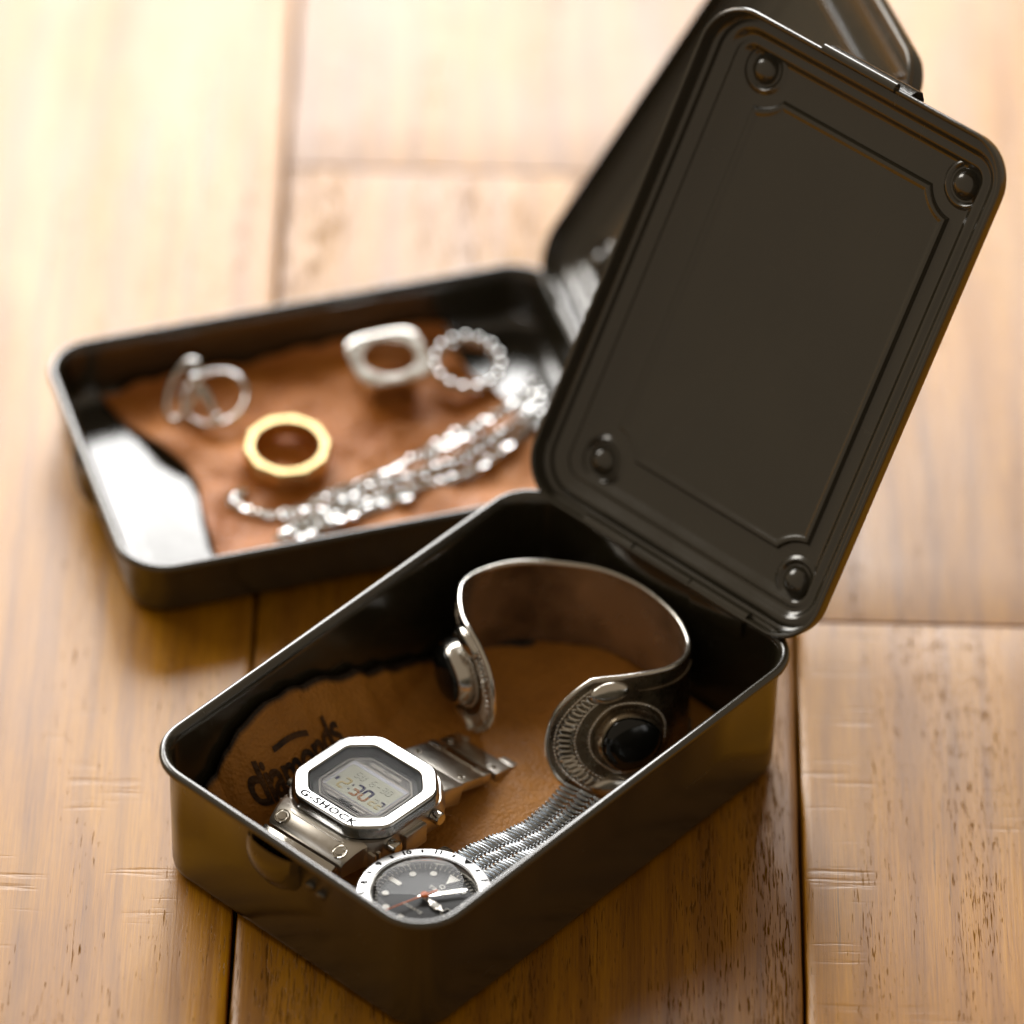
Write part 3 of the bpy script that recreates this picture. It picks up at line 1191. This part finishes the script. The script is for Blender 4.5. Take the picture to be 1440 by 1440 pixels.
# day-date window at three
bm = bmesh.new()
add_box(bm, (10.0, 0, dzz), (3.1, 1.45, .08), None, .03)
link('date_window', bm, WHITEPRINT, dial, False)
bm = bmesh.new()
add_box(bm, (10.0, 0, dzz + .07), (2.85, 1.2, .06))
link('date_disc', bm, INK, dial, False)
tx = text_bm('SU 30', 1.45, .9, .95, .02)
xf(tx, Matrix.Translation((10.0, 0, dzz + .12)))
link('lettering', tx, WHITEPRINT, dial, False)


def hand(deg, pts, z, mat, name):
    bm = bmesh.new()
    lo = [bm.verts.new((x, y, -.1)) for x, y in pts]
    hi = [bm.verts.new((x * .8, y, .12)) for x, y in pts]
    n_ = len(pts)
    for k in range(n_):
        bm.faces.new((lo[k], lo[(k + 1) % n_], hi[(k + 1) % n_], hi[k]))
    bm.faces.new(hi)
    bm.faces.new(list(reversed(lo)))
    xf(bm, Matrix.Translation((0, 0, z)) @ Matrix.Rotation(-R(deg), 4, 'Z'))
    return link(name, bm, mat, aw, False)


hh = hand(96, [(-.55, -1.5), (.55, -1.5), (.55, 2.6), (1.15, 3.2), (1.15, 5.6), (.5, 6.2), (.2, 7.4), (-.2, 7.4), (-.5, 6.2), (-1.15, 5.6), (-1.15, 3.2), (-.55, 2.6)], 8.1, STEEL2, 'hour_hand')
bm = lathe([(1.0, 0), (.9, .1), (0, .12)], 20, sy=1.35)
xf(bm, Matrix.Rotation(-R(96), 4, 'Z') @ Matrix.Translation((0, 4.4, 8.24)))
link('lume', bm, WHITEPRINT, hh, False)
mh = hand(34, [(-.5, -1.8), (.5, -1.8), (.75, 4), (.75, 10.6), (.2, 11.8), (-.2, 11.8), (-.75, 10.6), (-.75, 4)], 8.6, STEEL, 'minute_hand')
bm = bmesh.new()
add_box(bm, (0, 7.2, 8.74), (.42, 3.0, .05))
xf(bm, Matrix.Rotation(-R(34), 4, 'Z'))
link('lume', bm, WHITEPRINT, mh, False)
hand(196, [(-.32, -4.0), (.32, -4.0), (.26, 0), (.13, 12.3), (-.13, 12.3), (-.26, 0)], 9.0, ORANGE, 'seconds_hand')
link('hand_cap', lathe([(1.15, 8.85), (1.15, 9.3), (.9, 9.5), (0, 9.55)], 24), ORANGE, aw)
# domed crystal
pr = [(14.5, 9.6), (14.45, 10.3)]
for k in range(1, 9):
    a = R(90 * k / 8)
    pr.append((14.3 * math.cos(a * .98) if k < 8 else 0, 10.35 + 2.3 * math.sin(a) ** .8))
link('crystal', lathe(pr, 72), GLASS, aw)
# crown
cr = lathe([(0, 3.4), (2.2, 3.3), (2.4, 2.9), (2.4, .6), (1.8, .3), (1.2, 0), (0, -1)], 24)
xf(cr, Matrix.Translation((17.9, 0, 5)) @ Matrix.Rotation(R(90), 4, 'Y'))
link('crown', cr, STEEL, aw)
# lugs
for sy in (1, -1):
    bm = bmesh.new()
    for sx in (1, -1):
        add_box(bm, (sx * 10.4, sy * 17.0, 5.2), (1.8, 4.0, 2.2), Matrix.Rotation(R(-14 * sy), 3, 'X'), .6)
    link('lug', bm, STEEL, aw)


BANDSTEEL = mat_metal('band_steel', (0.42, 0.45, 0.48), .24, .05)


# expansion band: rows of three half-round segments with small beads between
def band_row():
    bm = bmesh.new()
    for cx, hw_ in ((-5.1, 2.35), (0, 1.75), (5.1, 2.35)):
        pts = [(cx - hw_ + 2 * hw_ * k / 4, 0, 0) for k in range(5)]
        t = tube_bm(pts, [.58, .70, .72, .70, .58], 10)
        bmesh.ops.scale(t, vec=(1, 1, 1.15), verts=t.verts)
        merge(bm, t)
    for bx_ in (-2.28, 2.28):
        add_sphere(bm, (bx_ - .32, -.1, .42), .46, 8, 6)
        add_sphere(bm, (bx_ + .42, .25, .42), .46, 8, 6)
    for cx in (-7.6, 7.6):
        add_sphere(bm, (cx, 0, .1), .62, 8, 6, (.8, 1, 1.1))
    return bm


def band_curve(s):
    """distance along the band from the lug -> local point (x drift, y, z)"""
    tab_z = [(0, 6.2), (6, 5.6), (14, 3.6), (24, .6), (32, -1.2), (40, -.9), (52, 1.4)]
    y = 19.0 + s * .985
    return Vector((-.0009 * s * s * .9 - .01 * s, y, lerp_tab(tab_z, s)))


band = bpy.data.objects.new('expansion_band', None)
C.objects.link(band)
band.parent = aw
src = None
k = 0
s_ = 0.0
while s_ < 50.5:
    p = band_curve(s_)
    tdir = (band_curve(s_ + .5) - band_curve(s_ - .5)).normalized()
    xdir = Vector((0, 0, 1)).cross(tdir).normalized() * -1
    zdir = xdir.cross(tdir)
    mt = Matrix((xdir, tdir, zdir)).transposed().to_4x4()
    mt.translation = p * M
    if src is None:
        src = link('band_link', band_row(), BANDSTEEL, band)
        src.matrix_basis = mt
    else:
        instance(src, band, None, mt)
    s_ += 1.62
    k += 1
# the other half runs down from six o'clock and curls under the case
for k in range(9):
    a = k * 13
    mt = Matrix.Translation(Vector((0, -19.2 - 5.5 * math.sin(R(a * 1.2)), 5.4 - k * 1.45)) * M) @ Matrix.Rotation(R(a), 4, 'X')
    instance(src, band, None, mt)

# ------------------------------------------------------------------ cuff bracelet
# plan of the band (a, b) from the end by the watch to the far end, at the top edge
plan = [(25.6, 4.6), (28.4, 8.6), (32.2, 12.2), (36.8, 15.6), (42.0, 19.8), (47.5, 23.2), (53.6, 24.9), (60.3, 23.6), (65.6, 19.4), (70.2, 11.6), (72.6, 1.6), (72.9, -7.5), (70.8, -17.2), (66.5, -25.0),
        (60.5, -33.0), (53.5, -38.8), (45.5, -41.4), (38.0, -40.4), (31.8, -35.8), (27.2, -30.6), (24.4, -25.6), (22.6, -20.0), (21.2, -15.2), (19.9, -11.0)]


def catmull(pts, n):
    P = [Vector(p) for p in pts]
    P = [P[0] * 2 - P[1]] + P + [P[-1] * 2 - P[-2]]
    out = []
    for i in range(1, len(P) - 2):
        for k in range(n):
            t = k / n
            a, b, c, d = P[i - 1], P[i], P[i + 1], P[i + 2]
            out.append(.5 * ((2 * b) + (c - a) * t + (2 * a - 5 * b + 4 * c - d) * t * t + (3 * b - a - 3 * c + d) * t ** 3))
    out.append(P[-2])
    return out


cl = catmull(plan, 10)
acc = [0.0]
for p, q in zip(cl, cl[1:]):
    acc.append(acc[-1] + (q - p).length)
LEN = acc[-1]


def cuff_at(s):
    s = min(max(s, 0), LEN)
    for i in range(len(acc) - 1):
        if acc[i + 1] >= s:
            t = (s - acc[i]) / (acc[i + 1] - acc[i])
            p = cl[i].lerp(cl[i + 1], t)
            i0, i1 = max(0, i - 2), min(len(cl) - 1, i + 3)
            d = (cl[i1] - cl[i0]).normalized()
            return p, d
    return cl[-1], (cl[-1] - cl[-2]).normalized()


CZ = 18.9
DR, DL = 20.0, 18.2


def half_h(s):
    e = min(s, LEN - s)
    t = min(1, max(0, (e - 22) / 30))
    t = t * t * (3 - 2 * t)
    band_h = 18.0 + (14.8 - 18.0) * t
    rad = DR if s < LEN / 2 else DL
    if e < rad:
        return min(band_h, math.sqrt(max(0.0, rad * rad - (rad - e) ** 2)))
    return band_h


def lean(s):
    """the ends flare outwards towards the table"""
    e = min(s, LEN - s)
    t = min(1, max(0, (e - 16) / 34))
    return (.37 if s < LEN / 2 else .03) * (1 - t * t * (3 - 2 * t))


def cuff_pt(s, z, off=0.0):
    """s along the band from the near end, z height from the middle, off outwards; frame x=a, y=-b"""
    p, d = cuff_at(s)
    n_out = Vector((d.y, -d.x)) * OUTS
    k = lean(s)
    e = min(s, LEN - s)
    co, si = math.cos(math.atan(k)), math.sin(math.atan(k))
    mid = 18.0 * si                        # the top edge keeps to the plan
    q = p + n_out * (off * co - z * si + mid)
    return Vector((q.x, -q.y, CZ + z * co + off * si))


OUTS = 1
cen_ab = Vector((48, -8))
p_, d_ = cuff_at(LEN * .5)
if (Vector((d_.y, -d_.x))).dot(p_ - cen_ab) < 0:
    OUTS = -1

cuff = thing('cuff_bracelet', 'old silver open cuff bracelet with black stone discs standing in front box', 'bracelet', (BX, BY, 0), BYAW)
ns, nz = 200, 18
TH = 1.0
ss = []
for i in range(ns + 1):
    t = i / ns
    ss.append(LEN * (t + .012 * math.sin(2 * PI * t) * -1))
# denser sampling near the ends
es = [.01] + [20 * (1 - math.cos(R(4.2 * k))) for k in range(1, 15)]
ss = sorted(set([round(x, 3) for x in es + [LEN - x for x in es] + [x for x in ss if 9.6 < x < LEN - 9.6]]))


def cuff_sheet(off):
    bm = bmesh.new()
    rows = []
    for s in ss:
        h = half_h(s)
        rows.append([bm.verts.new(cuff_pt(s, -h + 2 * h * j / nz, off)) for j in range(nz + 1)])
    return bm, rows


bm, ro = cuff_sheet(TH / 2)
for a, b in zip(ro, ro[1:]):
    for j in range(nz):
        bm.faces.new((a[j], a[j + 1], b[j + 1], b[j]))
cb_ = link('band', bm, OLDSILVER, cuff)
bm, ri = cuff_sheet(-TH / 2)
for a, b in zip(ri, ri[1:]):
    for j in range(nz):
        bm.faces.new((a[j + 1], a[j], b[j], b[j + 1]))
link('band_lining', bm, CUFFIN, cuff)
# bright worn edge
edge = [cuff_pt(s, -half_h(s)) for s in reversed([q for q in ss if q < DR])] + [cuff_pt(s, half_h(s)) for s in ss] + [cuff_pt(s, -half_h(s)) for s in reversed([q for q in ss if q > LEN - DR])]
bm = bmesh.new()
N = len(edge)
tube_bm(edge, .82, 10, False, bm)
link('edge_wire', bm, BRIGHTSILVER, cuff)


def disc_path(sc, r, a0, a1, n, off):
    """arc on the disc surface; angle 0 points to the free end side, 90 up"""
    out = []
    for k in range(n + 1):
        a = R(a0 + (a1 - a0) * k / n)
        out.append((r * math.cos(a), r * math.sin(a)))
    return [cuff_pt(sc(x), z, off) for x, z in out]


for side in (0, 1):
    sc = (lambda x: DR - x) if side == 0 else (lambda x: LEN - DL + x)
    O = TH / 2
    rope = lambda r, a0, a1, n, rad: (disc_path(sc, r, a0, a1, n, O + rad * .6), rad)
    # twisted wires: a chain of little slanted beads on a thin wire
    bm = bmesh.new()
    for r, a0, a1, rad in ((17.9, -62, 62, .34), (13.6, -68, 68, .38), (10.3, -180, 180, .42)):
        bm = bmesh.new()
        pts = disc_path(sc, r, a0, a1, int(abs(a1 - a0) * r / 62), O + rad * .5)
        tube_bm(pts, rad * .7, 6, False, bm)
        for k, p in enumerate(pts):
            add_sphere(bm, p, rad * 1.25, 6, 5, (1, 1, 1))
        link('twisted_wire', bm, BRIGHTSILVER, cuff)
    # filigree of small upright loops between the two outer wires
    bm = bmesh.new()
    for k in range(21):
        a = -58 + 116 * k / 20
        loop = []
        for q in range(11):
            th = q / 10 * 2 * PI
            r = 15.75 + 1.6 * math.cos(th)
            aa = R(a) + .040 * math.sin(th)
            loop.append(cuff_pt(sc(r * math.cos(aa)), r * math.sin(aa), O + .25))
        tube_bm(loop[:-1], .30, 5, True, bm)
    link('filigree', bm, BRIGHTSILVER, cuff)
    # stepped setting and stone
    def on_disc(pr, n=40):
        bm = bmesh.new()
        rings = []
        for r, off in pr:
            rings.append([bm.verts.new(cuff_pt(sc(max(r, .001) * math.cos(2 * PI * k / n)), r * math.sin(2 * PI * k / n), O + off)) for k in range(n)])
        for a, b in zip(rings, rings[1:]):
            for k in range(n):
                bm.faces.new((a[k], a[(k + 1) % n], b[(k + 1) % n], b[k]))
        bm.faces.new(rings[-1])
        return bm
    link('setting', on_disc([(9.4, -.2), (9.3, 1.2), (9.0, 2.6), (8.7, 3.9), (8.3, 4.6), (7.9, 4.7), (7.7, 4.2), (7.2, 3.8)]), BRIGHTSILVER if side else OLDSILVER, cuff)
    dom = [(7.75, 3.6), (7.6, 4.6)]
    for k in range(1, 8):
        a = R(90 * k / 8)
        dom.append((7.6 * math.cos(a), 4.6 + 2.6 * math.sin(a)))
    dom.append((.25, 7.2))
    link('stone', on_disc(dom), BLACKSTONE, cuff)
    # smooth ovals above and below
    for sg in (1, -1):
        bm = bmesh.new()
        n = 28
        rings = []
        for f_, off in ((1.0, -.1), (.99, 1.1), (.9, 1.7), (.65, 2.1), (.3, 2.3), (.04, 2.35)):
            rings.append([bm.verts.new(cuff_pt(sc(4.4 + 5.6 * f_ * math.cos(2 * PI * k / n)), sg * 14.3 + 3.1 * f_ * math.sin(2 * PI * k / n) - sg * .35 * 6 * f_ * math.cos(2 * PI * k / n) * .2, O + off)) for k in range(n)])
        for a, b in zip(rings, rings[1:]):
            for k in range(n):
                bm.faces.new((a[k], a[(k + 1) % n], b[(k + 1) % n], b[k]))
        bm.faces.new(rings[-1])
        link('oval_boss', bm, BRIGHTSILVER, cuff)
    # rope running along the band from the disc
    for zz in (12.0, -12.0):
        bm = bmesh.new()
        pts = [cuff_pt(sc(-4 - k * .62), zz * 1.12 - zz * .006 * k, O + .2) for k in range(34)]
        tube_bm(pts, .25, 6, False, bm)
        for p in pts:
            add_sphere(bm, p, .42, 6, 5)
        link('twisted_wire', bm, OLDSILVER, cuff)

# ------------------------------------------------------------------ rings in the rear tray
def annulus(outer, inner, zs):
    """outer/inner: functions angle->radius for a list of (scale_o, scale_i, z)"""
    pass


def ring_thing(name, label, a, b, z, rz=0, tilt=(0, 0)):
    x, y, _ = rear_pt(a, b)
    o = thing(name, label, 'ring', (x, y, z), rz)
    o.rotation_euler = (tilt[0], tilt[1], rz)
    return o


# gold ring with flat facets
rg = ring_thing('ring', 'wide pale gold ring with flat facets, lying on the leather', -17.2, 0.2, 5.8, R(10), (R(4), 0))
nf = 10
P, Q = [], []
seg = 40
for k in range(seg):
    a = 2 * PI * k / seg
    f = (a % (2 * PI / nf)) - PI / nf
    P.append((a, 1 / math.cos(f) * math.cos(PI / nf)))
rings = []
for ro_, sc_, z_ in [(9.9, 0, .4), (10.1, 0, 0), (12.2, 1, 0), (12.9, 1, .7), (12.9, 1, 6.3), (12.3, 1, 7.0), (10.1, 0, 7.0), (9.8, 0, 6.5), (9.7, 0, 3.5), (9.9, 0, .4)]:
    rings.append([((ro_ * (m_ if sc_ else 1)) * math.cos(a), (ro_ * (m_ if sc_ else 1)) * math.sin(a), z_) for a, m_ in P])
link('band', loft(rings, False, False), GOLD, rg, False)

# cushion shaped silver ring
rc = ring_thing('ring', 'bright silver ring with rounded square outline standing clear of the leather', 20.9, -27.0, 5.2, R(22), (R(9), R(2)))
sq = []
for k in range(64):
    a = 2 * PI * k / 64
    c_, s_ = abs(math.cos(a)), abs(math.sin(a))
    sq.append((a, 1 / (c_ ** 4 + s_ ** 4) ** .25))
rings = []
for ro_, sc_, z_ in [(8.0, 0, 1), (8.4, 0, .3), (8.6, .2, 0), (9.0, .4, .6), (9.2, .6, 5), (10.4, 1, 9.4), (11.2, 1, 10.2), (11.2, 1, 11.0), (11.05, 1, 11.45), (10.7, 1, 11.6), (10.4, 1, 11.62), (8.1, .1, 11.62), (7.9, 0, 11.6), (7.7, 0, 11.4), (7.6, 0, 11.0), (7.6, 0, 6), (8.0, 0, 1)]:
    rings.append([(ro_ * (1 + (m_ - 1) * sc_) * math.cos(a) * 1.06, ro_ * (1 + (m_ - 1) * sc_) * math.sin(a) * .92, z_) for a, m_ in sq])
link('band', loft(rings, False, False), BRIGHTSILVER, rc)

# beaded silver ring
rb = ring_thing('ring', 'silver beaded ring made of touching balls beside the rounded square ring', 45.2, -23.8, 5.4, 0, (R(9), R(3)))
src = None
nb = 15
for k in range(nb):
    a = 2 * PI * k / nb
    if src is None:
        bm = bmesh.new()
        add_sphere(bm, (0, 0, 0), 1.9, 10, 7)
        src = link('bead', bm, CHAINSTEEL, rb, False)
        src.location = Vector((10.0 * math.cos(a), 10.0 * math.sin(a), 4.5)) * M
    else:
        instance(src, rb, None, Matrix.Translation(Vector((10.0 * math.cos(a), 10.0 * math.sin(a), 4.5)) * M))
link('band', lathe([(8.7, 1.0), (9.4, 1.0), (9.6, 4.5), (9.4, 6), (8.9, 6), (8.7, 4), (8.7, 1.0)], 48), SILVER, rb)

# open wire ring of crossing loops
rw = ring_thing('ring', 'thin silver wire ring of two crossing open loops near the left end', -33.5, -29.0, 4.2, R(-4))
pts = []
for k in range(40):
    a = 2 * PI * k / 40
    pts.append((9.4 * math.cos(a) + 2.2, 8.4 * math.sin(a), 6.0 + 3.6 * math.sin(a + .4)))
link('loop', tube_bm(pts, .85, 10, True), SILVER, rw)
pts = []
for k in range(40):
    a = 2 * PI * k / 40
    pts.append((-7.2 + 4.4 * math.cos(a) + 1.5 * math.sin(a), 6.8 * math.sin(a), 8.4 + 6.0 * math.sin(a + .3)))
link('loop', tube_bm(pts, .85, 10, True), SILVER, rw)
bm = bmesh.new()
add_sphere(bm, (-3.6, 1.6, 11.4), 2.1, 14, 10)
add_sphere(bm, (3.6, -6.6, 3.8), 1.5, 12, 8)
link('knob', bm, SILVER, rw)
pts = [(-3.6 + 7.2 * k / 10, 1.6 - 8.2 * k / 10, 11.4 - 7.6 * k / 10 + .8 * math.sin(PI * k / 10)) for k in range(11)]
link('cross_bar', tube_bm(pts, [.8, .9, 1.1, 1.3, 1.5, 1.6, 1.5, 1.3, 1.1, .9, .8], 10), SILVER, rw)

# ------------------------------------------------------------------ chain
cx_, cy_, _ = rear_pt(10, 16)
chain = thing('chain_necklace', 'silver link chain lying in loose strands along the tan leather', 'chain', (RX, RY, 0), RYAW)


def link_bm():
    pts = []
    for k in range(9):
        a = 2 * PI * k / 9
        pts.append((1.6 * math.cos(a), 1.1 * math.sin(a), .2 * math.sin(2 * a)))
    return tube_bm(pts, .60, 5, True)


strands = [
    [(-30.0, 32.0, 4.4), (-22, 30.2, 5.0), (-12, 26.6, 5.4), (0, 23.8, 5.6), (12, 22.4, 5.6), (24, 21.4, 5.6), (34, 19.4, 5.6), (44, 14.4, 6.0), (54, 7.6, 7.0), (62, 1.0, 7.6)],
    [(-26.0, 29.0, 5.0), (-16, 25.4, 5.6), (-5, 21.4, 6.2), (6, 18.8, 6.6), (18, 17.2, 6.8), (29, 15.4, 6.8), (38, 11.2, 7.0), (47, 7.0, 7.6), (56, 1.6, 8.2), (63, -5.0, 8.2)],
    [(-34, 9.4, 5.0), (-37.4, 11.6, 4.8), (-35.6, 15.6, 4.8), (-31, 19.4, 4.8), (-24.5, 22.0, 5.0), (-17, 21.4, 5.4), (-11, 18.6, 5.8), (0, 16.4, 6.4), (12, 13.2, 6.8), (23, 8.6, 7.0), (33, 4.0, 7.4), (44, 1.0, 7.8), (54, -3.0, 8.2), (62, -8.5, 8.2)],
    [(22, 12.6, 7.6), (32, 8.4, 8.2), (41, 3.6, 8.6), (50, -1.0, 9.0), (58, -7.0, 9.0), (62, -12, 8.6)],
    [(-22, 32.6, 4.8), (-10, 29.4, 5.2), (4, 26.0, 5.2), (14, 25.0, 5.2)],
]
src = None
for si, sp in enumerate(strands):
    cp = [Vector((a, -b, z)) for a, b, z in sp]
    P3 = [cp[0] * 2 - cp[1]] + cp + [cp[-1] * 2 - cp[-2]]
    dense = []
    for i in range(1, len(P3) - 2):
        for k in range(24):
            t = k / 24
            a, b, c, d = P3[i - 1:i + 3]
            dense.append(.5 * ((2 * b) + (c - a) * t + (2 * a - 5 * b + 4 * c - d) * t * t + (3 * b - a - 3 * c + d) * t ** 3))
    pitch = 1.75
    run, k, last = 0.0, 0, dense[0]
    nxt = 0.0
    for p, q in zip(dense, dense[1:]):
        run += (q - p).length
        if run >= nxt:
            d = (q - p).normalized()
            y = Vector((0, 0, 1)).cross(d).normalized()
            z = d.cross(y)
            mt = Matrix((d, y, z)).transposed().to_4x4() @ Matrix.Rotation(R(42 if k % 2 else -42) + random.uniform(-.25, .25), 4, 'X')
            mt.translation = (p + Vector((random.uniform(-.2, .2), random.uniform(-.2, .2), random.uniform(-.1, .3)))) * M
            if src is None:
                src = link('link', link_bm(), CHAINSTEEL, chain, False)
                src.matrix_basis = mt
            else:
                instance(src, chain, None, mt)
            nxt += pitch
            k += 1
